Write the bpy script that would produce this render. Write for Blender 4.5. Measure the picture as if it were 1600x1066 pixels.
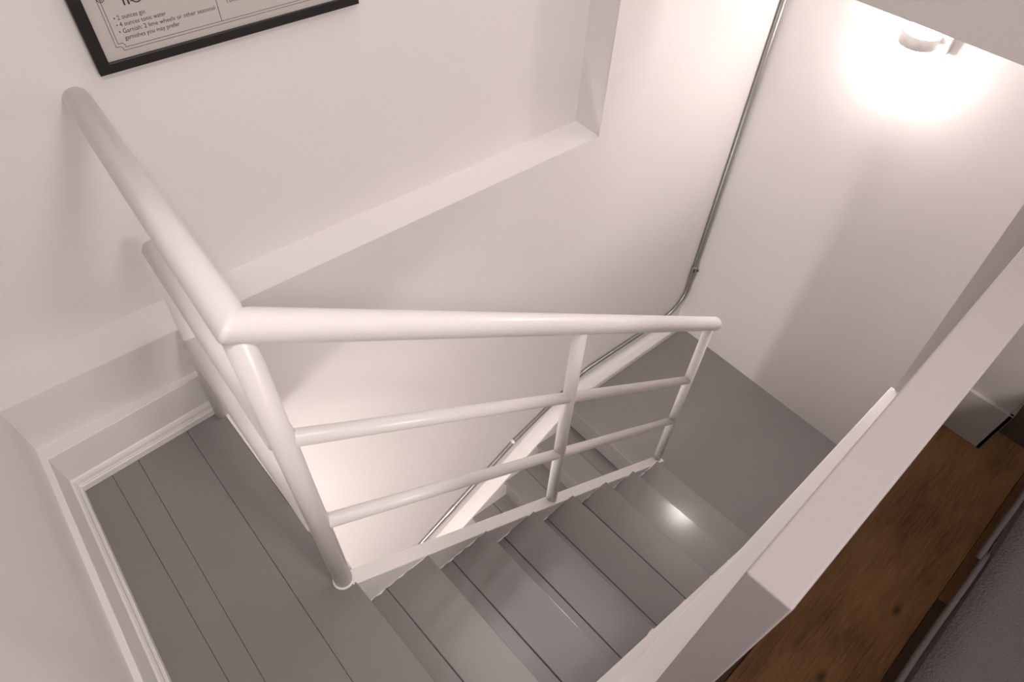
import bpy, bmesh, math, random
from mathutils import Vector, Matrix
random.seed(4)
S = bpy.context.scene
COL = S.collection
for o in list(bpy.data.objects):
    bpy.data.objects.remove(o)

# ------------------------------------------------------------------ camera
cam_data = bpy.data.cameras.new('camera')
cam = bpy.data.objects.new('camera', cam_data)
COL.objects.link(cam)
S.camera = cam
cam_data.sensor_width = 36.0
cam_data.lens = 1041.91 / 1600 * 36
cam_data.clip_start = 0.02
rx = Vector((0.7436912, -0.6676338, 0.0344752))
ry = Vector((-0.4976578, -0.5873110, -0.6382809))
rz = Vector((0.4463856, 0.4575271, -0.7690311))
M = Matrix((( rx[0], -ry[0], -rz[0], -0.14494),
            ( rx[1], -ry[1], -rz[1], -0.74900),
            ( rx[2], -ry[2], -rz[2],  1.81161),
            (0, 0, 0, 1)))
cam.matrix_world = M
cam_data.dof.use_dof = True
cam_data.dof.focus_distance = 2.2
cam_data.dof.aperture_fstop = 6.5

# ------------------------------------------------------------------ light and exposure
S.view_settings.view_transform = 'Standard'
S.view_settings.look = 'None'
S.view_settings.gamma = 1.0
S.view_settings.use_curve_mapping = False
S.view_settings.exposure = 0.88
w = bpy.data.worlds.new('world')
S.world = w
w.use_nodes = True
w.node_tree.nodes['Background'].inputs[0].default_value = (0.9, 0.92, 1.0, 1)
w.node_tree.nodes['Background'].inputs[1].default_value = 0.05

def area(name, loc, target, size, power, col, shape='DISK'):
    l = bpy.data.lights.new(name, 'AREA')
    l.shape = shape
    l.size = size
    l.energy = power
    l.color = col
    o = bpy.data.objects.new(name, l)
    COL.objects.link(o)
    o.location = loc
    d = Vector(target) - Vector(loc)
    o.rotation_euler = d.to_track_quat('-Z', 'Y').to_euler()
    return o

# soft unseen panel added as ceiling bounce, ceiling lamp of the storey below
ca = area('ceiling_fill', (1.08, 0.15, 2.46), (1.08, 0.151, 0), 1.3, 3.6, (1.0, 0.925, 0.915), 'RECTANGLE')
ca.data.size_y = 0.9
ca.rotation_euler = (0, 0, 0)
ca.data.spread = 2.1
# unseen spot added to brighten the landing rail, turned towards the picture
cb = area('ceiling_fill', (-0.24, -0.62, 2.45), (0.25, 0.62, 0.70), 0.22, 1.9, (1.0, 0.925, 0.91))
cb.data.spread = 1.9
# unseen area light added to lift the stairwell, above the header
area('stairwell_fill', (2.25, 0.0, 2.44), (2.25, 0.01, 0), 0.40, 8.0, (1.0, 0.925, 0.91))
area('ceiling_fill', (0.45, -2.30, 2.45), (0.50, -2.25, 0), 0.55, 23.0, (1.0, 0.90, 0.84))  # unseen fill added to brighten the room side and back wall
# daylight from the room's window behind the camera
area('window_daylight', (-0.05, -3.0, 1.55), (-0.02, 0.5, 1.0), 0.8, 1.6, (0.82, 0.88, 1.0), 'SQUARE')
pl = bpy.data.lights.new('downstairs_light', 'POINT')
pl.energy = 36.0
pl.color = (1.0, 0.93, 0.89)
pl.shadow_soft_size = 0.14
po = bpy.data.objects.new('downstairs_light', pl)
COL.objects.link(po)
po.location = (-1.15, 0.15, -0.83)

# ------------------------------------------------------------------ materials
def mat(name, col, rough=0.5, bump=0.0, bscale=60.0, var=0.0, vscale=3.0, metal=0.0, spec=0.5):
    m = bpy.data.materials.new(name)
    m.use_nodes = True
    nt = m.node_tree
    b = nt.nodes['Principled BSDF']
    b.inputs['Base Color'].default_value = (*col, 1)
    b.inputs['Roughness'].default_value = rough
    b.inputs['Metallic'].default_value = metal
    b.inputs['Specular IOR Level'].default_value = spec
    tc = nt.nodes.new('ShaderNodeTexCoord')
    if var > 0:
        n = nt.nodes.new('ShaderNodeTexNoise')
        n.inputs['Scale'].default_value = vscale
        n.inputs['Detail'].default_value = 5
        nt.links.new(tc.outputs['Object'], n.inputs['Vector'])
        r = nt.nodes.new('ShaderNodeMixRGB')
        r.inputs[1].default_value = (*[c * (1 - var) for c in col], 1)
        r.inputs[2].default_value = (*[min(1, c * (1 + var)) for c in col], 1)
        nt.links.new(n.outputs['Fac'], r.inputs[0])
        nt.links.new(r.outputs[0], b.inputs['Base Color'])
    if bump > 0:
        n2 = nt.nodes.new('ShaderNodeTexNoise')
        n2.inputs['Scale'].default_value = bscale
        n2.inputs['Detail'].default_value = 6
        nt.links.new(tc.outputs['Object'], n2.inputs['Vector'])
        bp = nt.nodes.new('ShaderNodeBump')
        bp.inputs['Strength'].default_value = bump
        bp.inputs['Distance'].default_value = 0.01
        nt.links.new(n2.outputs['Fac'], bp.inputs['Height'])
        nt.links.new(bp.outputs[0], b.inputs['Normal'])
    return m

WALL = mat('white_wall_paint', (0.80, 0.768, 0.758), 0.62, 0.10, 9.0, 0.015, 2.0, spec=0.3)
TRIM = mat('white_trim_paint', (0.82, 0.79, 0.775), 0.42, 0.06, 25.0, 0.01)
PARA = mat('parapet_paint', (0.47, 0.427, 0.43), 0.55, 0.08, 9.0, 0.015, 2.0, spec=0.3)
PILLAR_SHADE = mat('pillar_shade_tone', (0.62, 0.585, 0.565), 0.6, 0.08, 9.0, 0.015, 2.0, spec=0.3)  # wall white darkened: shade on the pillar and header put into the colour
GLOSS = mat('white_metal_paint', (0.86, 0.83, 0.815), 0.30, 0.05, 40.0)
GREY = mat('grey_floor_paint', (0.232, 0.217, 0.209), 0.165, 0.025, 22.0, 0.06, 5.0, spec=0.36)
DARK = mat('dark_shadow_gap', (0.03, 0.027, 0.025), 0.8)
CEIL = mat('ceiling_paint', (0.78, 0.75, 0.73), 0.8)
BLACKF = mat('black_frame', (0.012, 0.011, 0.010), 0.35, 0.05, 60.0)
PAPER = mat('poster_paper', (0.54, 0.505, 0.48), 0.55, 0.02, 5, 0.02, 6)
INK = mat('poster_ink', (0.035, 0.03, 0.03), 0.7)
STEEL = mat('galvanised_steel', (0.36, 0.365, 0.35), 0.36, 0.05, 80.0, 0.1, 20, metal=0.9)
STRAP = mat('bright_zinc_strap', (0.80, 0.79, 0.76), 0.35, 0.05, 60.0, metal=0.3)
SCREW = mat('dark_screw', (0.05, 0.06, 0.05), 0.4, metal=0.7)
FABRIC = mat('grey_fabric', (0.098, 0.083, 0.082), 0.95, 0.5, 220.0, 0.10, 14.0, spec=0.2)
PIPE = mat('grey_piping', (0.082, 0.069, 0.067), 0.95, 0.4, 300.0, spec=0.2)
LEGW = mat('dark_wood_leg', (0.06, 0.03, 0.018), 0.4, 0.05, 30)
LAMPW = mat('lamp_white_metal', (0.80, 0.78, 0.76), 0.35)

def wood_mat(name, c1, c2, c3, seed):
    m = bpy.data.materials.new(name)
    m.use_nodes = True
    nt = m.node_tree
    b = nt.nodes['Principled BSDF']
    b.inputs['Roughness'].default_value = 0.46
    tc = nt.nodes.new('ShaderNodeTexCoord')
    mp = nt.nodes.new('ShaderNodeMapping')
    mp.inputs['Location'].default_value = (seed * 1.7, seed * 0.9, 0)
    mp.inputs['Scale'].default_value = (2.6, 46, 1)
    nt.links.new(tc.outputs['Object'], mp.inputs['Vector'])
    n = nt.nodes.new('ShaderNodeTexNoise')
    n.inputs['Scale'].default_value = 4
    n.inputs['Detail'].default_value = 9
    n.inputs['Roughness'].default_value = 0.7
    nt.links.new(mp.outputs[0], n.inputs['Vector'])
    mp2 = nt.nodes.new('ShaderNodeMapping')
    mp2.inputs['Location'].default_value = (seed, seed * 2, 0)
    mp2.inputs['Scale'].default_value = (2.2, 6.5, 1)
    nt.links.new(tc.outputs['Object'], mp2.inputs['Vector'])
    n2 = nt.nodes.new('ShaderNodeTexNoise')
    n2.inputs['Scale'].default_value = 1.6
    n2.inputs['Detail'].default_value = 3
    nt.links.new(mp2.outputs[0], n2.inputs['Vector'])
    ad = nt.nodes.new('ShaderNodeMath')
    ad.operation = 'ADD'
    nt.links.new(n.outputs['Fac'], ad.inputs[0])
    nt.links.new(n2.outputs['Fac'], ad.inputs[1])
    rp = nt.nodes.new('ShaderNodeValToRGB')
    e = rp.color_ramp.elements
    e[0].position = 0.36
    e[0].color = (*c1, 1)
    e[1].position = 0.68
    e[1].color = (*c3, 1)
    x = e.new(0.50)
    x.color = (*c2, 1)
    hf = nt.nodes.new('ShaderNodeMath')
    hf.operation = 'MULTIPLY'
    hf.inputs[1].default_value = 0.5
    nt.links.new(ad.outputs[0], hf.inputs[0])
    nt.links.new(hf.outputs[0], rp.inputs[0])
    # knots
    vo = nt.nodes.new('ShaderNodeTexVoronoi')
    vo.inputs['Scale'].default_value = 1.0
    mp3 = nt.nodes.new('ShaderNodeMapping')
    mp3.inputs['Location'].default_value = (seed * 3.1, seed * 1.3, 0)
    mp3.inputs['Scale'].default_value = (3.2, 7.0, 1)
    nt.links.new(tc.outputs['Object'], mp3.inputs['Vector'])
    nt.links.new(mp3.outputs[0], vo.inputs['Vector'])
    kr = nt.nodes.new('ShaderNodeValToRGB')
    kr.color_ramp.elements[0].position = 0.03
    kr.color_ramp.elements[0].color = (0.35, 0.35, 0.35, 1)
    kr.color_ramp.elements[1].position = 0.10
    kr.color_ramp.elements[1].color = (1, 1, 1, 1)
    nt.links.new(vo.outputs['Distance'], kr.inputs[0])
    mx = nt.nodes.new('ShaderNodeMixRGB')
    mx.blend_type = 'MULTIPLY'
    mx.inputs[0].default_value = 1
    nt.links.new(rp.outputs[0], mx.inputs[1])
    nt.links.new(kr.outputs[0], mx.inputs[2])
    nt.links.new(mx.outputs[0], b.inputs['Base Color'])
    bp = nt.nodes.new('ShaderNodeBump')
    bp.inputs['Strength'].default_value = 0.12
    bp.inputs['Distance'].default_value = 0.005
    nt.links.new(n.outputs['Fac'], bp.inputs['Height'])
    nt.links.new(bp.outputs[0], b.inputs['Normal'])
    return m

WOOD = [wood_mat('oak_plank_a', (0.185, 0.085, 0.030), (0.39, 0.198, 0.078), (0.53, 0.30, 0.13), 1.0),
        wood_mat('oak_plank_b', (0.048, 0.026, 0.013), (0.10, 0.055, 0.027), (0.15, 0.087, 0.045), 2.3),
        wood_mat('oak_plank_c', (0.11, 0.049, 0.017), (0.21, 0.098, 0.036), (0.29, 0.145, 0.058), 3.7)]

def emit(name, col, st):
    m = bpy.data.materials.new(name)
    m.use_nodes = True
    nt = m.node_tree
    b = nt.nodes['Principled BSDF']
    b.inputs['Base Color'].default_value = (0.8, 0.8, 0.8, 1)
    b.inputs['Emission Color'].default_value = (*col, 1)
    b.inputs['Emission Strength'].default_value = st
    return m

# ------------------------------------------------------------------ mesh helpers
def finish(name, bm, m, parent=None, smooth=False, bevel=0.0, seg=2, loc=None, rot=0.0):
    bmesh.ops.recalc_face_normals(bm, faces=bm.faces)
    me = bpy.data.meshes.new(name)
    bm.to_mesh(me)
    bm.free()
    me.materials.append(m)
    o = bpy.data.objects.new(name, me)
    COL.objects.link(o)
    if loc is not None:
        o.location = loc
    o.rotation_euler = (0, 0, rot)
    if parent is not None:
        o.parent = parent
    if smooth:
        for p in me.polygons:
            p.use_smooth = True
    if bevel > 0:
        md = o.modifiers.new('bevel', 'BEVEL')
        md.width = bevel
        md.segments = seg
        md.limit_method = 'ANGLE'
        md.angle_limit = math.radians(40)
        md.harden_normals = False
    return o

def box(bm, x0, x1, y0, y1, z0, z1):
    vs = [bm.verts.new(p) for p in ((x0, y0, z0), (x1, y0, z0), (x1, y1, z0), (x0, y1, z0),
                                    (x0, y0, z1), (x1, y0, z1), (x1, y1, z1), (x0, y1, z1))]
    for f in ((0, 3, 2, 1), (4, 5, 6, 7), (0, 1, 5, 4), (1, 2, 6, 5), (2, 3, 7, 6), (3, 0, 4, 7)):
        bm.faces.new([vs[i] for i in f])
    return vs

def hexa(bm, pts):
    """8 points: bottom quad then top quad, same order"""
    vs = [bm.verts.new(p) for p in pts]
    for f in ((0, 3, 2, 1), (4, 5, 6, 7), (0, 1, 5, 4), (1, 2, 6, 5), (2, 3, 7, 6), (3, 0, 4, 7)):
        bm.faces.new([vs[i] for i in f])
    return vs

def prism(bm, prof, fa, fb):
    """profile points mapped by fa and fb to the two ends"""
    A = [bm.verts.new(fa(*p)) for p in prof]
    B = [bm.verts.new(fb(*p)) for p in prof]
    n = len(prof)
    bm.faces.new(A)
    bm.faces.new(list(reversed(B)))
    for i in range(n):
        bm.faces.new((A[i], B[i], B[(i + 1) % n], A[(i + 1) % n]))

def tube(bm, pts, r, n=16, cap=True, dome=0.0):
    pts = [Vector(p) for p in pts]
    if dome > 0:   # rounded last end
        d = (pts[-1] - pts[-2]).normalized()
        e = pts[-1]
        prof = [(e - d * dome, r)]
        for i in range(1, 6):
            a = i / 5 * math.pi / 2
            prof.append((e - d * dome + d * dome * math.sin(a), r - dome * (1 - math.cos(a))))
        path = [(p, r) for p in pts[:-1]] + prof
    else:
        path = [(p, r) for p in pts]
    rings = []
    prev = None
    for i, (p, rr) in enumerate(path):
        if i == 0:
            d = path[1][0] - p
        elif i == len(path) - 1:
            d = p - path[i - 1][0]
        else:
            d = (path[i + 1][0] - p).normalized() + (p - path[i - 1][0]).normalized()
        d.normalize()
        if prev is None:
            a = Vector((0, 0, 1)) if abs(d.z) < 0.9 else Vector((1, 0, 0))
            u = d.cross(a).normalized()
        else:
            u = (prev - d * prev.dot(d)).normalized()
        prev = u
        v = d.cross(u)
        rings.append([bm.verts.new(p + (u * math.cos(2 * math.pi * k / n) + v * math.sin(2 * math.pi * k / n)) * max(rr, 1e-4)) for k in range(n)])
    for a, b in zip(rings, rings[1:]):
        for k in range(n):
            bm.faces.new((a[k], a[(k + 1) % n], b[(k + 1) % n], b[k]))
    if cap:
        bm.faces.new(list(reversed(rings[0])))
        bm.faces.new(rings[-1])

def ball(bm, c, r):
    g = bmesh.ops.create_uvsphere(bm, u_segments=20, v_segments=12, radius=r)
    for v in g['verts']:
        v.co += Vector(c)

def tag(o, label=None, cat=None, group=None, kind=None):
    if label:
        o['label'] = label
    if cat:
        o['category'] = cat
    if group:
        o['group'] = group
    if kind:
        o['kind'] = kind
    return o

def empty(name, loc, label, cat):
    o = bpy.data.objects.new(name, None)
    o.empty_display_size = 0.1
    COL.objects.link(o)
    o.location = loc
    tag(o, label, cat)
    return o

def part(name, bm, m, parent, **k):
    """part given in world coordinates under an unrotated parent"""
    if parent is not None:
        off = Vector(parent.location)
        p = parent.parent
        while p is not None:
            off = off + Vector(p.location)
            p = p.parent
        for v in bm.verts:
            v.co -= off
    return finish(name, bm, m, parent, **k)

# ------------------------------------------------------------------ measures (metres)
T, R = 0.23577, 0.17570
X0, W, YL = 0.0107, 0.6107, -0.030
ZL = -8 * R
SK = -0.0272                 # slight skew of the nosings
BS = -0.06115                # skew of the back wall
ANG = math.atan(BS)
CA = math.cos(ANG)
B0 = 0.7497
ZLED = 0.3594
CEILZ = 2.50
LOWZ = -16 * R
def yb(x):                   # front plane of the back wall
    return B0 + BS * x

# ================================================================== SETTING
# back wall: local u along the wall, v into it
bm = bmesh.new()
UN, DEP, U0, U1, ZB = 1.635, 0.1407, -2.2, 3.3, LOWZ - 0.1
P = lambda u, v, z: bm.verts.new((u, v, z))
a = [P(U0, 0, ZB), P(U1, 0, ZB), P(U1, 0, CEILZ), P(UN, 0, CEILZ), P(UN, 0, ZLED), P(U0, 0, ZLED)]
c = [P(U0, DEP, ZLED), P(UN, DEP, ZLED), P(UN, DEP, CEILZ), P(U0, DEP, CEILZ)]
k = [P(U0, 0.4, ZB), P(U1, 0.4, ZB), P(U1, 0.4, CEILZ), P(U0, 0.4, CEILZ)]
bm.faces.new(a)
bm.faces.new(c)
bm.faces.new((a[5], a[4], c[1], c[0]))
bm.faces.new((a[4], a[3], c[2], c[1]))
bm.faces.new((k[3], k[2], k[1], k[0]))
bm.faces.new((a[0], k[0], k[1], a[1]))
bm.faces.new((a[1], k[1], k[2], a[2]))
bm.faces.new((a[2], k[2], k[3], c[3], c[2], a[3]))
bm.faces.new((k[0], a[0], a[5], c[0], c[3], k[3]))
es = [e for e in bm.edges if set(e.verts) in ({a[4], a[5]}, {a[3], a[4]})]
bmesh.ops.bevel(bm, geom=es, offset=0.007, segments=3, affect='EDGES', profile=0.5)
wb = finish('wall_back', bm, WALL, loc=(0, B0, 0), rot=ANG)
tag(wb, 'white plastered back wall with a long recessed ledge above the stairs', kind='structure')

# left wall
bm = bmesh.new()
hexa(bm, [(-0.4816 + 0.046 * -0.80 - 0.3, -3.2, -0.26), (-0.4816 + 0.046 * -3.2, -3.2, -0.26), (-0.4816 + 0.046 * 1.0, 1.0, -0.26), (-0.75, 1.0, -0.26),
          (-0.4816 + 0.046 * -0.80 - 0.3, -3.2, CEILZ), (-0.4816 + 0.046 * -3.2, -3.2, CEILZ), (-0.4816 + 0.046 * 1.0, 1.0, CEILZ), (-0.75, 1.0, CEILZ)])
tag(finish('wall_left', bm, WALL), 'white wall at the left beside the grey landing boards', kind='structure')

# right wall behind the half landing (leans a little, as old walls do)
bm = bmesh.new()
hexa(bm, [(2.616, -0.72, LOWZ - 0.1), (2.80, -0.72, LOWZ - 0.1), (2.80, 0.80, LOWZ - 0.1), (2.640, 0.80, LOWZ - 0.1),
          (2.616, -0.72, CEILZ), (2.80, -0.72, CEILZ), (2.80, 0.80, CEILZ), (2.625, 0.80, CEILZ)])
tag(finish('wall_right', bm, WALL), 'white wall lit by the lamp at the end of the half landing', kind='structure')

# side wall of the stairwell below the upper floor
bm = bmesh.new()
box(bm, 0.03, 2.75, -0.80, -0.68, LOWZ - 0.1, -0.03)
tag(finish('wall_front', bm, WALL), 'white stairwell side wall under the edge of the upper floor', kind='structure')

# pillar, header over the half landing and the wall closing the stairwell behind the pillar
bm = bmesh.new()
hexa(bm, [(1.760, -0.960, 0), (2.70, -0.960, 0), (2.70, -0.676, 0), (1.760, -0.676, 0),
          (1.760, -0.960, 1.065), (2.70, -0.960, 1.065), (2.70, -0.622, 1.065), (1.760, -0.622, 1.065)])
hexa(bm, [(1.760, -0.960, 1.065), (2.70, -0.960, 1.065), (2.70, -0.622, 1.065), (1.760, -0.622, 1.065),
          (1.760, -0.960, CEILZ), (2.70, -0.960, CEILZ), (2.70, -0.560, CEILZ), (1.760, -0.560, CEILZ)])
tag(finish('wall_far', bm, PILLAR_SHADE), 'pale pillar at the far end of the white parapet', kind='structure')
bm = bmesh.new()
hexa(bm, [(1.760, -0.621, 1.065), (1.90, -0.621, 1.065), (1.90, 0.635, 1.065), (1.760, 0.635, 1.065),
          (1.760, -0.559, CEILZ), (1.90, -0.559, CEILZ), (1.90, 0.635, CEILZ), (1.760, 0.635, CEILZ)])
tag(finish('trim_1', bm, PILLAR_SHADE), 'grey shaded header beam above the lit wall lamp', kind='structure')

# parapet (half wall) standing on the edge of the upper floor
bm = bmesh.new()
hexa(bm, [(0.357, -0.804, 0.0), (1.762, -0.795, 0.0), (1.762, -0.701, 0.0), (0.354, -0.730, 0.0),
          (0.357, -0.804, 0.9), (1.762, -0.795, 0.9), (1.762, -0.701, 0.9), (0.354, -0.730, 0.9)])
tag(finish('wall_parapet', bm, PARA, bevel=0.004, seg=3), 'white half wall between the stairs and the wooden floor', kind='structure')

# white edge of the upper floor beside the stairs
bm = bmesh.new()
box(bm, 0.06, 1.765, -0.80, -0.663, -0.16, 0.0)
tag(finish('trim_2', bm, TRIM, bevel=0.003), 'narrow white ledge along the foot of the parapet', kind='structure')

# ceilings
bm = bmesh.new()
box(bm, -2.2, 4.3, -3.3, 1.2, CEILZ, CEILZ + 0.1)
tag(finish('ceiling', bm, CEIL), 'white ceiling of the upper room', kind='structure')
bm = bmesh.new()
box(bm, -2.3, -0.46, -0.9, 1.0, -0.30, -0.26)
tag(finish('ceiling.001', bm, CEIL), 'ceiling of the storey below', kind='structure')

# outer walls of the room (out of frame)
bm = bmesh.new()
box(bm, -0.7, 4.3, -3.3, -3.2, -0.1, CEILZ)
tag(finish('wall_room', bm, WALL), 'far side wall of the upper room', kind='structure')
bm = bmesh.new()
box(bm, 4.2, 4.3, -3.2, -0.9, -0.1, CEILZ)
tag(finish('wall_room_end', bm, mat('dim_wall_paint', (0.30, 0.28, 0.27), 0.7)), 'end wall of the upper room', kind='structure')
bm = bmesh.new()
box(bm, -2.3, -2.2, -0.9, 1.0, LOWZ, -0.26)
box(bm, -2.3, 0.03, -0.9, -0.80, LOWZ, -0.26)
tag(finish('wall_lower', bm, WALL), 'walls of the storey below', kind='structure')
bm = bmesh.new()
box(bm, -2.3, 2.8, -0.9, 1.0, LOWZ - 0.1, LOWZ)
tag(finish('floor.003', bm, GREY), 'grey floor of the storey below', kind='structure')

# upper landing: slab and four painted boards
bm = bmesh.new()
box(bm, -0.60, -0.004, -0.90, 0.745, -0.26, -0.032)
fl = finish('floor', bm, TRIM)
tag(fl, 'grey painted board floor of the upper landing', kind='structure')
def board(xa, xb, parent, dz=0.0, name='plank'):
    (x0a, x0b), (x1a, x1b) = xa, xb      # x at y=-0.9 and y=0.74
    bm = bmesh.new()
    hexa(bm, [(x0a, -0.90, -0.032), (x1a, -0.90, -0.032), (x1b, 0.735, -0.032), (x0b, 0.735, -0.032),
              (x0a, -0.90, dz), (x1a, -0.90, dz), (x1b, 0.735, dz), (x0b, 0.735, dz)])
    return finish(name, bm, GREY, parent, bevel=0.0009, seg=1)
g = 0.0004
s3 = (-0.3535, -0.3415)
s2 = (-0.2985, -0.2640)
s1 = (-0.1300, -0.1105)
board((-0.60, -0.60), (s3[0] - g, s3[1] - g), fl, -0.0006)
board((s3[0] + g, s3[1] + g), (s2[0] - g, s2[1] - g), fl, 0.0)
board((s2[0] + g, s2[1] + g), (s1[0] - g, s1[1] - g), fl, -0.0004)
bm = bmesh.new()                          # edge board, with its nosing over the flight
prof = [(s1[0] + g, -0.90), (X0 + 0.033, -0.90), (0.0215, -0.026), (0.0015, -0.024), (0.0, 0.02), (0.006, 0.735), (s1[1] + g, 0.735)]
prism(bm, prof, lambda x, y: (x, y, -0.032), lambda x, y: (x, y, 0.0003))
finish('plank', bm, GREY, fl, bevel=0.0022, seg=2)

# wooden floor of the room: planks
bm = bmesh.new()
box(bm, 0.40, 4.2, -3.2, -0.80, -0.10, -0.016)
box(bm, -0.60, 0.40, -3.2, -0.90, -0.10, -0.016)
fr = finish('floor.001', bm, DARK)
tag(fr, 'brown wooden plank floor beside the parapet', kind='structure')
rows = [(-0.842, -0.801, [0.40, 1.30, 2.4, 4.2], [1, 0, 1]),
        (-1.1055, -0.842, [0.40, 1.866, 3.1, 4.2], [0, 1, 2]),
        (-1.369, -1.1055, [-0.6, 1.185, 2.45, 4.2], [1, 2, 0]),
        (-1.632, -1.369, [-0.6, 0.7, 2.0, 4.2], [2, 0, 1]),
        (-1.895, -1.632, [-0.6, 1.4, 2.9, 4.2], [0, 1, 2]),
        (-2.158, -1.895, [-0.6, 0.5, 2.2, 4.2], [2, 1, 0])]
for y0, y1, xs, ms in rows:
    for xa, xb, mi in zip(xs, xs[1:], ms):
        bm = bmesh.new()
        box(bm, -(xb - xa) / 2 + 0.0008, (xb - xa) / 2 - 0.0008, -(y1 - y0) / 2 + 0.0007, (y1 - y0) / 2 - 0.0007, -0.014, 0)
        finish('plank', bm, WOOD[mi], fr, bevel=0.0012, seg=1, loc=((xa + xb) / 2, (y0 + y1) / 2, 0))

# half landing
bm = bmesh.new()
prof = [(1.640, -0.70), (2.66, -0.70), (2.66, 0.62), (1.6415, 0.68)]
prism(bm, prof, lambda x, y: (x, y, ZL - 0.16), lambda x, y: (x, y, ZL))
hl = finish('floor.002', bm, GREY, bevel=0.006, seg=3)
tag(hl, 'grey painted half landing between the two flights', kind='structure')

# ---------------------------------------------------------------- trims of the landing corner
def yf(x):     # front of the back panel
    return 0.7225 + 0.014 * (x + 0.43)
bm = bmesh.new()
hexa(bm, [(-0.60, yf(-0.60), 0.0), (0.0, yf(0), 0.0), (0.0, 0.80, 0.0), (-0.60, 0.80, 0.0),
          (-0.60, yf(-0.60), 0.180), (0.0, yf(0), 0.180), (0.0, 0.80, 0.180), (-0.60, 0.80, 0.180)])
tag(finish('trim_3', bm, WALL, bevel=0.003, seg=2), 'low white panel with a thin ledge on the back wall of the landing', kind='structure')
def xf(y):     # front of the left panel
    return -0.4668 + 0.0475 * y
bm = bmesh.new()
hexa(bm, [(-0.60, -0.9, 0.0), (xf(-0.9), -0.9, 0.0), (xf(0.74), 0.74, 0.0), (-0.60, 0.74, 0.0),
          (-0.60, -0.9, 0.1795), (xf(-0.9), -0.9, 0.1795), (xf(0.74), 0.74, 0.1795), (-0.60, 0.74, 0.1795)])
tag(finish('trim_4', bm, WALL, bevel=0.003, seg=2), 'low white panel with a thin ledge along the left wall', kind='structure')
bprof = [(0.004, 0.0), (-0.013, 0.0), (-0.013, 0.022), (-0.0105, 0.025), (-0.0105, 0.029), (-0.0085, 0.032),
         (-0.0075, 0.044), (-0.004, 0.052), (0.0, 0.057), (0.004, 0.057)]
bm = bmesh.new()
prism(bm, bprof, lambda d, z: (-0.55, yf(-0.55) + d, z), lambda d, z: (-0.003, yf(0) + d, z))
tag(finish('baseboard_back', bm, TRIM), 'white moulded baseboard at the foot of the back panel', kind='structure')
bm = bmesh.new()
prism(bm, bprof, lambda d, z: (xf(-0.9) - d * 1.1, -0.9, z), lambda d, z: (xf(0.73) - d * 1.1, 0.73, z))
tag(finish('baseboard_left', bm, TRIM), 'white moulded baseboard along the left wall', kind='structure')

# plinth board of the pillar
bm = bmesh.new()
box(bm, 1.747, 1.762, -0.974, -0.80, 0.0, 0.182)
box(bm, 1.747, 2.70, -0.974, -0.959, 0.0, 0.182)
tag(finish('baseboard_pillar', bm, PILLAR_SHADE, bevel=0.003), 'tall pale plinth board at the foot of the pillar', kind='structure')

# curb of the back wall on the half landing
bm = bmesh.new()
hb = 0.085
cp = [(0.01, 0.0), (-1.0, 0.0), (-1.0, hb * 0.55), (-0.55, hb * 0.9), (0.01, hb)]
prism(bm, [(d * 1.0, z) for d, z in cp],
      lambda d, z: (1.600, yb(1.600) + (d * 0.078 if d < 0 else 0.01), ZL + z),
      lambda d, z: (2.64, yb(2.64) + (d * 0.058 if d < 0 else 0.01), ZL + z))
tag(finish('baseboard_landing', bm, TRIM, smooth=False, bevel=0.008, seg=3), 'white rounded curb along the back wall of the half landing', kind='structure')

# ================================================================== STAIRCASES
def nx(k, y):
    return X0 + k * T + SK * y
def tread_boards(parent, xn0, xn1, ya, yb_, z, down=1, sk=SK, lift=0.0025, tilt=(0, 0)):
    """one tread: back board and nosing board (down=+1 flight runs to +x, -1 to -x)"""
    back = xn0 - down * 0.022
    seam = xn0 + down * 0.083
    q = lambda x, y: x + sk * y
    t = bpy.data.objects.new('tread', None)
    t.empty_display_size = 0.05
    COL.objects.link(t)
    t.parent = parent
    t.location = Vector((xn0, 0, z)) - Vector(parent.location)
    qz = lambda x, y: -((x - (xn0 + xn1) / 2) * tilt[0] + (y + 0.32) * tilt[1])
    for (xa, xb_, zz, nm) in ((back, seam - down * 0.0006, z - lift, 'back_board'), (seam + down * 0.0006, xn1, z, 'nosing_board')):
        bm = bmesh.new()
        hexa(bm, [(q(xa, ya), ya, z - 0.03), (q(xb_, ya), ya, z - 0.03), (q(xb_, yb_), yb_, z - 0.03), (q(xa, yb_), yb_, z - 0.03),
                  (q(xa, ya), ya, zz), (q(xb_, ya), ya, zz), (q(xb_, yb_), yb_, zz), (q(xa, yb_), yb_, zz)])
        for v in bm.verts:
            v.co.z += qz(v.co.x, v.co.y)
        part(nm, bm, GREY, t, bevel=0.003 if nm == 'nosing_board' else 0.0015, seg=2)
    if down == 1:
        rnd = random.Random(int(xn1 * 100))
        for yy, sg, wd in ((yb_, -1, 0.004), (ya + 0.02, 1, 0.004)):
            bm = bmesh.new()
            m_ = 12
            prev = None
            for i in range(m_ + 1):
                x_ = xn0 + 0.004 + (xn1 - 0.002 - xn0 - 0.004) * i / m_
                w2 = wd * (0.25 + 1.2 * rnd.random() ** 2)
                zz = z + 0.0007 + qz(x_, yy)
                cur = (bm.verts.new((q(x_, yy), yy, zz)), bm.verts.new((q(x_, yy), yy + sg * w2, zz)))
                if prev:
                    bm.faces.new((prev[0], cur[0], cur[1], prev[1]))
                prev = cur
            part('paint_edge', bm, TRIM, t)
    return t

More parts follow.
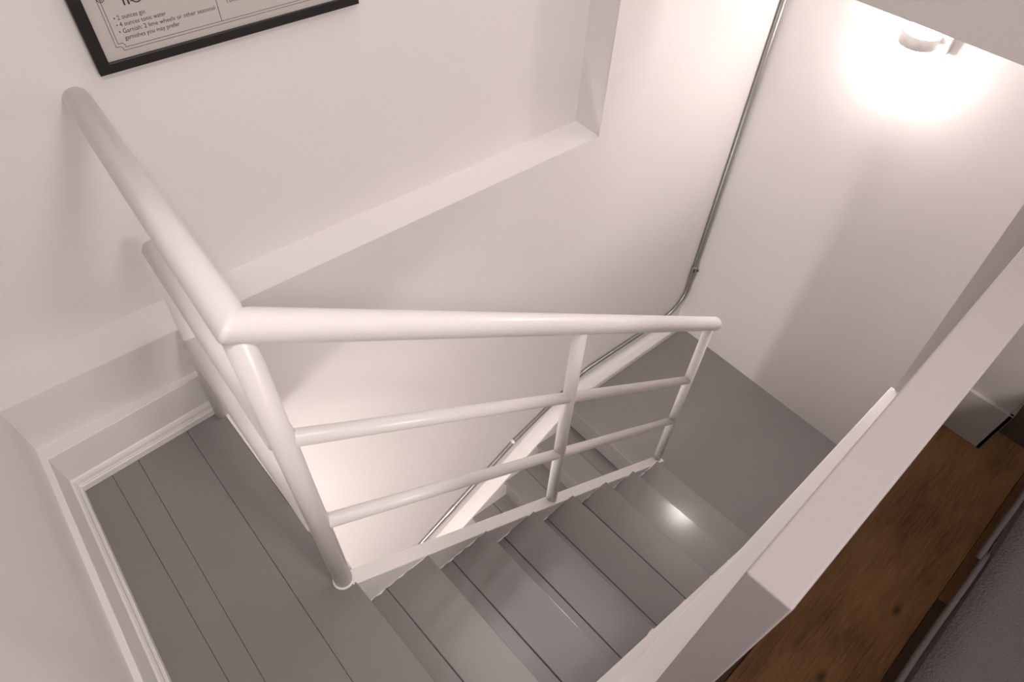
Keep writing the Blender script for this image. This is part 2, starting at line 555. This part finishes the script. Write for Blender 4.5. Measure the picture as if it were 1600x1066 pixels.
st = empty('staircase', (0.0, -0.32, -7 * R), 'grey painted flight going down from the upper landing to the half landing', 'stairs')
for k in range(1, 8):
    tread_boards(st, X0 + (k - 1) * T, X0 + k * T, -W - 0.02, YL, -k * R, tilt=(0.030, 0.016) if k >= 6 else (0, 0))
for k in range(0, 8):
    bm = bmesh.new()
    xa = X0 + k * T - 0.038
    q = lambda x, y: x + SK * y
    ya, y2 = -W - 0.02, YL
    z0, z1 = -(k + 1) * R, -k * R - 0.03
    hexa(bm, [(q(xa, ya), ya, z0), (q(xa + 0.016, ya), ya, z0), (q(xa + 0.016, y2), y2, z0), (q(xa, y2), y2, z0),
              (q(xa, ya), ya, z1), (q(xa + 0.016, ya), ya, z1), (q(xa + 0.016, y2), y2, z1), (q(xa, y2), y2, z1)])
    part('riser', bm, GREY, st)
SL = R / T
# stringer towards the railing (white plate under the bottom rail)
SC = 0.7735
bm = bmesh.new()
xs, xe_ = 0.022, 1.735
prof = [(xs, 0.000 - xs * SC), (xe_, 0.000 - xe_ * SC), (xe_, ZL), (xe_ - 0.10, ZL - 0.12), (xs, -0.36)]
prism(bm, prof, lambda x, z: (x, -0.0295, z), lambda x, z: (x, 0.006, z))
tag(part('stringer', bm, TRIM, st), 'white stringer plate')
# stringer on the parapet side with its sloping top
bm = bmesh.new()
xs, xe_ = 0.06, 1.70
top = lambda x: -(x - X0) * SL + 0.028
prof = [(xs, top(xs)), (xe_, top(xe_)), (xe_, top(xe_) - 0.3), (xs, top(xs) - 0.3)]
prism(bm, prof, lambda x, z: (x, -0.679, z), lambda x, z: (x, -W, z))
tag(part('stringer', bm, TRIM, st, bevel=0.003), 'white stringer plate')

# lower flight along the back wall
lf = empty('staircase', (0.8, 0.3, LOWZ), 'shaded grey flight descending along the back wall below the half landing', 'stairs')
for k in range(1, 8):
    z = ZL - k * R
    x1 = 1.6415 - (k - 1) * T
    x2 = 1.6415 - k * T
    yw = yb((x1 + x2) / 2) - 0.06
    tread_boards(lf, x1, x2, 0.012, yw, z, -1, 0.0)
for k in range(0, 8):
    z = ZL - k * R
    x1 = 1.6415 - k * T
    bm = bmesh.new()
    box(bm, x1 + 0.016, x1 + 0.032, 0.012, yb(x1) - 0.06, z - R, z - (0.03 if k else 0.1))
    part('riser', bm, GREY, lf)
bm = bmesh.new()
zt = lambda x: ZL - (1.6415 - x) * SL + 0.014
xa, xb_ = -0.10, 1.66
dpt = 0.082
hexa(bm, [(xa, yb(xa) - dpt, zt(xa) - 0.45), (xb_, yb(xb_) - dpt, zt(xb_) - 0.45), (xb_, yb(xb_) + 0.01, zt(xb_) - 0.45), (xa, yb(xa) + 0.01, zt(xa) - 0.45),
          (xa, yb(xa) - dpt, zt(xa) - 0.004), (xb_, yb(xb_) - dpt, zt(xb_) - 0.004), (xb_, yb(xb_) + 0.01, zt(xb_) + 0.012), (xa, yb(xa) + 0.01, zt(xa) + 0.012)])
tag(part('stringer', bm, TRIM, lf, bevel=0.006, seg=3), 'white wall stringer with a broad sloping top')

# ================================================================== RAILING
H = 1.045
ST, S2, S3 = 0.7358, 0.7735, 0.7572
R2, R3 = 0.7206, 0.3551
XM, XE = 0.8533, 1.7192
rl = empty('stair_railing', (0, 0, 0), 'white tubular steel railing around the top of the stairwell', 'railing')
n = 28
bm = bmesh.new()
xe2 = XE + 0.045
pa, pb, pc_ = Vector((0.0654, 0.893, 0.982)), Vector((0, 0, H)), Vector((xe2, 0, H - xe2 * ST))
HR = 0.0295
d1, d2 = (pb - pa).normalized(), (pc_ - pb).normalized()
nb = (d1 + d2).normalized()
u1 = d1.cross(Vector((0, 0, 1))).normalized()
v1 = d1.cross(u1)
def slide(p, d):            # along d onto the mitre plane
    return p + d * ((pb - p).dot(nb) / d.dot(nb))
circ = [(u1 * math.cos(2 * math.pi * i / n) + v1 * math.sin(2 * math.pi * i / n)) * HR for i in range(n)]
mit = [slide(pb + q, d1) for q in circ]
ringA = [pa + q for q in circ]
ringB = [p - d1 * 0.010 for p in mit]
ringC = [p * 0.93 + pb * 0.07 for p in mit]
ringD = [p + d2 * 0.010 for p in mit]
def tocirc(p, c_, d, r_):   # the same generator on a ring round c_ across d
    q = p - pb
    q = q - d * q.dot(d)
    return c_ + q.normalized() * r_
rr = [ringA, ringB, ringC, ringD]
L_ = (pc_ - pb).length
for dd, r_ in ((-0.013, HR), (-0.008, HR * 0.97), (-0.003, HR * 0.84), (0.0, HR * 0.62)):
    rr.append([tocirc(p, pc_ + d2 * dd, d2, r_) for p in mit])
rv = [[bm.verts.new(p) for p in r_] for r_ in rr]
for a_, b_ in zip(rv, rv[1:]):
    for i in range(n):
        bm.faces.new((a_[i], a_[(i + 1) % n], b_[(i + 1) % n], b_[i]))
bm.faces.new(rv[0])
bm.faces.new(list(reversed(rv[-1])))
part('handrail', bm, GLOSS, rl, smooth=True)
def railpart(name, pts, r, dome=0.0):
    bm = bmesh.new()
    tube(bm, pts, r, 20, True, dome)
    return part(name, bm, GLOSS, rl, smooth=True)
railpart('post', [(0, 0, 0.0), (0, 0, H)], 0.0245)
bm = bmesh.new()
tube(bm, [(0, 0, 0.0), (0, 0, 0.0035), (0, 0, 0.006)], 0.029, 20)
part('base_ring', bm, GLOSS, rl, bevel=0.001)
railpart('post', [(XM, 0, -XM * SC), (XM, 0, H - XM * ST)], 0.0215)
railpart('post', [(XE, 0, -XE * SC), (XE, 0, H - XE * ST)], 0.0205)
railpart('wall_post', [(0.004, 0.705, 0.0), (0.042, 0.705, 0.690)], 0.022)
railpart('middle_rail', [(0, 0, R2), (XE, 0, R2 - XE * S2)], 0.0185)
railpart('lower_rail', [(0, 0, R3), (XE, 0, R3 - XE * S3)], 0.0185)
railpart('middle_rail', [(0, 0, R2), (0.043, 0.700, 0.680)], 0.029)
railpart('lower_rail', [(0, 0, R3), (0.024, 0.700, 0.345)], 0.029)
bm = bmesh.new()           # flat bottom bar on the stringer
x1, x2 = 0.012, 1.752
for_ = lambda x: 0.0133 - x * SC
hexa(bm, [(x1, -0.031, for_(x1) - 0.012), (x2, -0.031, for_(x2) - 0.012), (x2, 0.016, for_(x2) - 0.012), (x1, 0.016, for_(x1) - 0.012),
          (x1, -0.031, for_(x1)), (x2, -0.031, for_(x2)), (x2, 0.016, for_(x2)), (x1, 0.016, for_(x1))])
part('bottom_rail', bm, GLOSS, rl, bevel=0.0025, seg=2)
bm = bmesh.new()           # edge bar of the landing
hexa(bm, [(0.001, 0.02, -0.20), (0.035, 0.02, -0.20), (0.041, 0.74, -0.20), (0.006, 0.74, -0.20),
          (0.001, 0.02, 0.004), (0.035, 0.02, 0.004), (0.041, 0.74, 0.004), (0.006, 0.74, 0.004)])
part('edge_bar', bm, GLOSS, rl, bevel=0.002)

# ================================================================== CONDUIT
cd = empty('conduit', (2.6, 0.58, -1.0), 'galvanised metal conduit pipe running down the corner and along the stairs', 'pipe')
def on_wall(x, z, d=0.013):
    return Vector((x, yb(x) - d * 1.0, z))
pts = [on_wall(2.585, CEILZ - 0.01), on_wall(2.61, -0.98)]
c0 = on_wall(2.612, -1.02)
for i in range(1, 10):     # bend from vertical to the run along the wall
    t = i / 9 * math.pi / 2
    pts.append(on_wall(2.612 - 0.17 * (1 - math.cos(t)), -1.05 - 0.17 * math.sin(t)))
pts += [on_wall(2.2, -1.222), on_wall(1.84, -1.230)]
for i in range(1, 7):
    t = i / 6
    pts.append(on_wall(1.84 - 0.14 * t, -1.230 - 0.055 * t * t))
pts += [on_wall(1.283, -1.500), on_wall(0.611, -1.975), on_wall(-0.3, -2.62)]
bm = bmesh.new()
tube(bm, pts, 0.0115, 14)
part('pipe', bm, STEEL, cd, smooth=True)
def strap(x, z, dx, dz):
    d = Vector((dx, BS * dx, dz)).normalized()
    c_ = on_wall(x, z)
    bm = bmesh.new()
    tube(bm, [c_ - d * 0.009, c_ + d * 0.009], 0.0165, 14)
    s = d.cross(Vector((0, 1, 0))).normalized()
    e = c_ + s * 0.022 + Vector((0, 0.008, 0))
    hexa(bm, [tuple(c_ + s * a_ + d * b_ + Vector((0, 0.009 + h_, 0))) for h_ in (0, 0.004) for a_, b_ in ((0, -0.008), (0.036, -0.008), (0.036, 0.008), (0, 0.008))])
    o = part('pipe_strap', bm, STRAP, cd, bevel=0.001)
    bm = bmesh.new()
    q = c_ + s * 0.027 + Vector((0, 0.006, 0))
    tube(bm, [q, q + Vector((0, -0.005, 0))], 0.004, 10)
    bmesh.ops.translate(bm, verts=bm.verts, vec=-Vector(cd.location))
    finish('screw', bm, SCREW, o)
strap(1.283, -1.500, -0.672, -0.475)
bm = bmesh.new()
tube(bm, [on_wall(2.606, -0.87), on_wall(2.609, -0.98)], 0.0165, 16)
cp_ = part('pipe_coupling', bm, STEEL, cd, bevel=0.002)
for dx_, zz in ((-0.016, -0.885), (0.014, -0.905)):
    bm = bmesh.new()
    p0 = on_wall(2.607 + dx_ * 0.6, zz, 0.024)
    tube(bm, [p0, p0 + Vector((dx_, -0.008, 0))], 0.005, 8)
    bmesh.ops.translate(bm, verts=bm.verts, vec=-Vector(cd.location))
    finish('screw', bm, SCREW, cp_)
bm = bmesh.new()
tube(bm, [on_wall(0.86, -1.800), on_wall(0.80, -1.842)], 0.0145, 14)
part('pipe_coupling', bm, STEEL, cd)

# ================================================================== WALL LAMP
LX, LY, LZ = 2.548, 0.006, 0.722
lm = empty('wall_lamp', (LX, LY, LZ), 'small white drum shaped wall lamp glowing at the top right', 'lamp')
bm = bmesh.new()
n = 40
rings = []
for (r_, z_) in ((0.064, 0.018), (0.066, 0.016), (0.066, -0.024), (0.064, -0.026), (0.062, -0.024), (0.062, 0.016)):
    rings.append([bm.verts.new((LX + r_ * math.cos(2 * math.pi * i / n), LY + r_ * math.sin(2 * math.pi * i / n), LZ + z_)) for i in range(n)])
rings.append(rings[0])
for a_, b_ in zip(rings, rings[1:]):
    for i in range(n):
        bm.faces.new((a_[i], a_[(i + 1) % n], b_[(i + 1) % n], b_[i]))
part('lamp_shade', bm, LAMPW, lm, smooth=True)
bm = bmesh.new()
ball(bm, (0, 0, 0), 0.056)
for v in bm.verts:
    v.co = Vector((LX + v.co.x, LY + v.co.y, LZ - 0.002 + v.co.z * 1.15))
part('bulb', bm, emit('bulb_glow', (1.0, 0.92, 0.885), 66.0), lm, smooth=True)
bm = bmesh.new()
box(bm, 2.592, 2.6175, -0.088, -0.030, 0.672, 0.752)
part('wall_plate', bm, LAMPW, lm, bevel=0.004)
bm = bmesh.new()
hexa(bm, [(2.590, -0.020, 0.715), (2.600, -0.062, 0.715), (2.600, -0.040, 0.715), (2.585, -0.008, 0.715), (2.590, -0.020, 0.733), (2.600, -0.062, 0.733), (2.600, -0.040, 0.733), (2.585, -0.008, 0.733)])
part('arm', bm, LAMPW, lm, bevel=0.002)

# ================================================================== POSTER
PA = math.atan(-0.0606)
pc = empty('framed_poster', (0.126, 0.8627, 1.025), 'black framed recipe print hanging on the recessed back wall', 'picture')
pc.rotation_euler = (0, 0, PA)
PW, PH, FW = 0.645, 0.86, 0.0265
# frame: local x along the wall, y into the wall, z up; lower left outer corner at the origin
def pbox(bm, x0, x1, z0, z1, y0, y1):
    box(bm, x0, x1, y0, y1, z0, z1)
bm = bmesh.new()
o4 = [(0, 0), (PW, 0), (PW, PH), (0, PH)]
i4 = [(FW, FW * 0.82), (PW - FW, FW * 0.82), (PW - FW, PH - FW), (FW, PH - FW)]
def ring(y, q):
    return [bm.verts.new((x, y, z)) for x, z in q]
A, Bq, Cq, Dq = ring(0.0, o4), ring(0.0, i4), ring(0.020, o4), ring(0.020, i4)
for i in range(4):
    j = (i + 1) % 4
    bm.faces.new((A[i], A[j], Bq[j], Bq[i]))
    bm.faces.new((Cq[j], Cq[i], Dq[i], Dq[j]))
    bm.faces.new((A[j], A[i], Cq[i], Cq[j]))
    bm.faces.new((Bq[i], Bq[j], Dq[j], Dq[i]))
finish('frame', bm, BLACKF, pc, bevel=0.0012)
bm = bmesh.new()
box(bm, FW * 0.8, PW - FW * 0.8, 0.008, 0.018, FW * 0.6, PH - FW * 0.8)
pp = finish('print', bm, PAPER, pc)
YP = 0.0078
def line(bm, x0, z0, x1, z1, w_=0.0011):
    d = Vector((x1 - x0, 0, z1 - z0)).normalized()
    s = Vector((d.z, 0, -d.x)) * w_ / 2
    p0, p1 = Vector((x0, YP, z0)), Vector((x1, YP, z1))
    v = [p0 + s, p1 + s, p1 - s, p0 - s]
    bm.faces.new([bm.verts.new(q) for q in v])
bm = bmesh.new()
L, Rr, Bt, Tp = 0.0545, 0.590, 0.0375, 0.80
ix, iz = 0.0060, 0.0060
# outer and inner border lines with notched corners
nt = 0.013
def border(l, r, b, t):
    q = [(l + nt, b), (r - nt, b), (r - nt, b + 0.004), (r - 0.004, b + nt * 0.6), (r, b + nt), (r, t - nt), (r - nt, t), (l + nt, t), (l, t - nt), (l, b + nt * 0.75), (l + nt * 0.7, b + nt * 0.75), (l + nt, b + nt * 0.4)]
    for (p0, p1) in zip(q, q[1:] + q[:1]):
        line(bm, *p0, *p1)
border(L, Rr, Bt, Tp)
border(L + 0.0062, Rr - 0.0062, Bt + 0.0062, Tp - 0.0062)
line(bm, 0.292, Bt + 0.0062, 0.292, Tp - 0.3, 0.0013)
# flourish at the left border and the feet of the ornate heading
def arc(cx, cz, r, a0, a1, w_=0.0016, nn=14):
    pr_ = None
    for i in range(nn + 1):
        t = math.radians(a0 + (a1 - a0) * i / nn)
        q = (cx + r * math.cos(t), cz + r * math.sin(t))
        if pr_:
            line(bm, *pr_, *q, w_)
        pr_ = q
arc(L + 0.008, 0.148, 0.007, 150, 400)
arc(L + 0.008, 0.148, 0.0038, 0, 360, 0.0011)
line(bm, 0.104, 0.1255, 0.104, 0.16, 0.0035)
line(bm, 0.113, 0.1255, 0.113, 0.16, 0.0035)
arc(0.106, 0.151, 0.008, 30, 150, 0.003)
arc(0.131, 0.138, 0.0115, 0, 360, 0.0028, 22)
arc(0.131, 0.138, 0.0068, 0, 360, 0.0020, 16)
line(bm, 0.117, 0.131, 0.146, 0.1355, 0.0022)
finish('border_lines', bm, INK, pp)
def text(s, x, z, size, ext=1.0):
    cu = bpy.data.curves.new('lettering', 'FONT')
    cu.body = s
    cu.size = size
    cu.resolution_u = 2
    tmp = bpy.data.objects.new('tmp', cu)
    COL.objects.link(tmp)
    dg = bpy.context.evaluated_depsgraph_get()
    dg.update()
    me = bpy.data.meshes.new_from_object(tmp.evaluated_get(dg))
    bpy.data.objects.remove(tmp)
    wd = max(v.co.x for v in me.vertices)
    k_ = ext / wd if ext else 1.0
    for v in me.vertices:
        v.co = Vector((x + v.co.x * k_, YP - 0.0001, z + v.co.y))
    me.materials.clear()
    me.materials.append(INK)
    o = bpy.data.objects.new('lettering', me)
    COL.objects.link(o)
    o.parent = pp
    return o
zt0, dz = 0.1005, 0.0142
text('\u2022 2 ounces gin', 0.0715, zt0, 0.0135, 0.066)
text('\u2022 4 ounces tonic water', 0.0715, zt0 - dz, 0.0135, 0.106)
text('\u2022 Garnish: 2 lime wheels or other seasonal', 0.0715, zt0 - 2 * dz, 0.0135, 0.213)
text('garnishes you may prefer', 0.0785, zt0 - 3 * dz, 0.0135, 0.120)
text('Tonic', 0.312, 0.0790, 0.0150, 0.030)

# ================================================================== SOFA
sf = empty('sofa', (0.9, -1.5, 0), 'grey fabric sofa with piped cushions beside the parapet', 'sofa')
YE = -1.047
def cushion(name, x0, x1, y0, y1, z0, z1, r, m, nx_=14, ny_=10, puff=0.012, seed=0):
    bm = bmesh.new()
    box(bm, x0, x1, y0, y1, z0, z1)
    bmesh.ops.subdivide_edges(bm, edges=bm.edges, cuts=9, use_grid_fill=True)
    rnd = random.Random(seed)
    for v in bm.verts:
        u = (v.co.x - x0) / (x1 - x0)
        w_ = (v.co.y - y0) / (y1 - y0)
        h = (v.co.z - z0) / (z1 - z0)
        v.co.z += puff * (h - 0.3) * max(0.0, math.sin(math.pi * u) * math.sin(math.pi * w_)) ** 0.5
        v.co.y += 0.003 * math.sin(7 * u + seed) * w_ - 0.060 * (1 - h) * w_ ** 4
    bmesh.ops.bevel(bm, geom=[e for e in bm.edges if e.calc_face_angle(0) > 1.2], offset=r, segments=3, affect='EDGES')
    return part(name, bm, m, sf, smooth=True)
bm = bmesh.new()
box(bm, -0.05, 1.78, -1.95, -1.13, 0.10, 0.27)
part('base', bm, FABRIC, sf, bevel=0.012, seg=3)
c1 = c2 = cushion('seat_cushion', 0.03, 1.775, -1.72, YE - 0.002, 0.272, 0.42, 0.012, FABRIC, seed=1)
cushion('back_cushion', 0.055, 0.90, -1.93, -1.73, 0.27, 0.80, 0.04, FABRIC, puff=0.0, seed=3)
cushion('back_cushion', 0.91, 1.775, -1.93, -1.73, 0.27, 0.80, 0.04, FABRIC, puff=0.0, seed=4)
for xa, xb_, y0_, y1_ in ((0.04, 1.060, YE - 0.001, YE - 0.004), (1.035, 1.770, YE + 0.001, YE + 0.002)):
    bm = bmesh.new()
    pts = []
    for i in range(24):
        u = i / 23
        pts.append((xa + (xb_ - xa) * u, y0_ + (y1_ - y0_) * u + 0.002 * math.sin(11 * u + xa), 0.412 + 0.002 * math.sin(9 * u)))
    tube(bm, pts, 0.0065, 10)
    bmesh.ops.translate(bm, verts=bm.verts, vec=-Vector(sf.location))
    finish('piping', bm, PIPE, c1, smooth=True)
for x_, y_ in ((0.02, -1.18), (1.70, -1.18), (0.02, -1.88), (1.70, -1.88)):
    bm = bmesh.new()
    tube(bm, [(x_, y_, 0.0), (x_, y_, 0.11)], 0.022, 12)
    part('leg', bm, LEGW, sf, smooth=False, bevel=0.002)
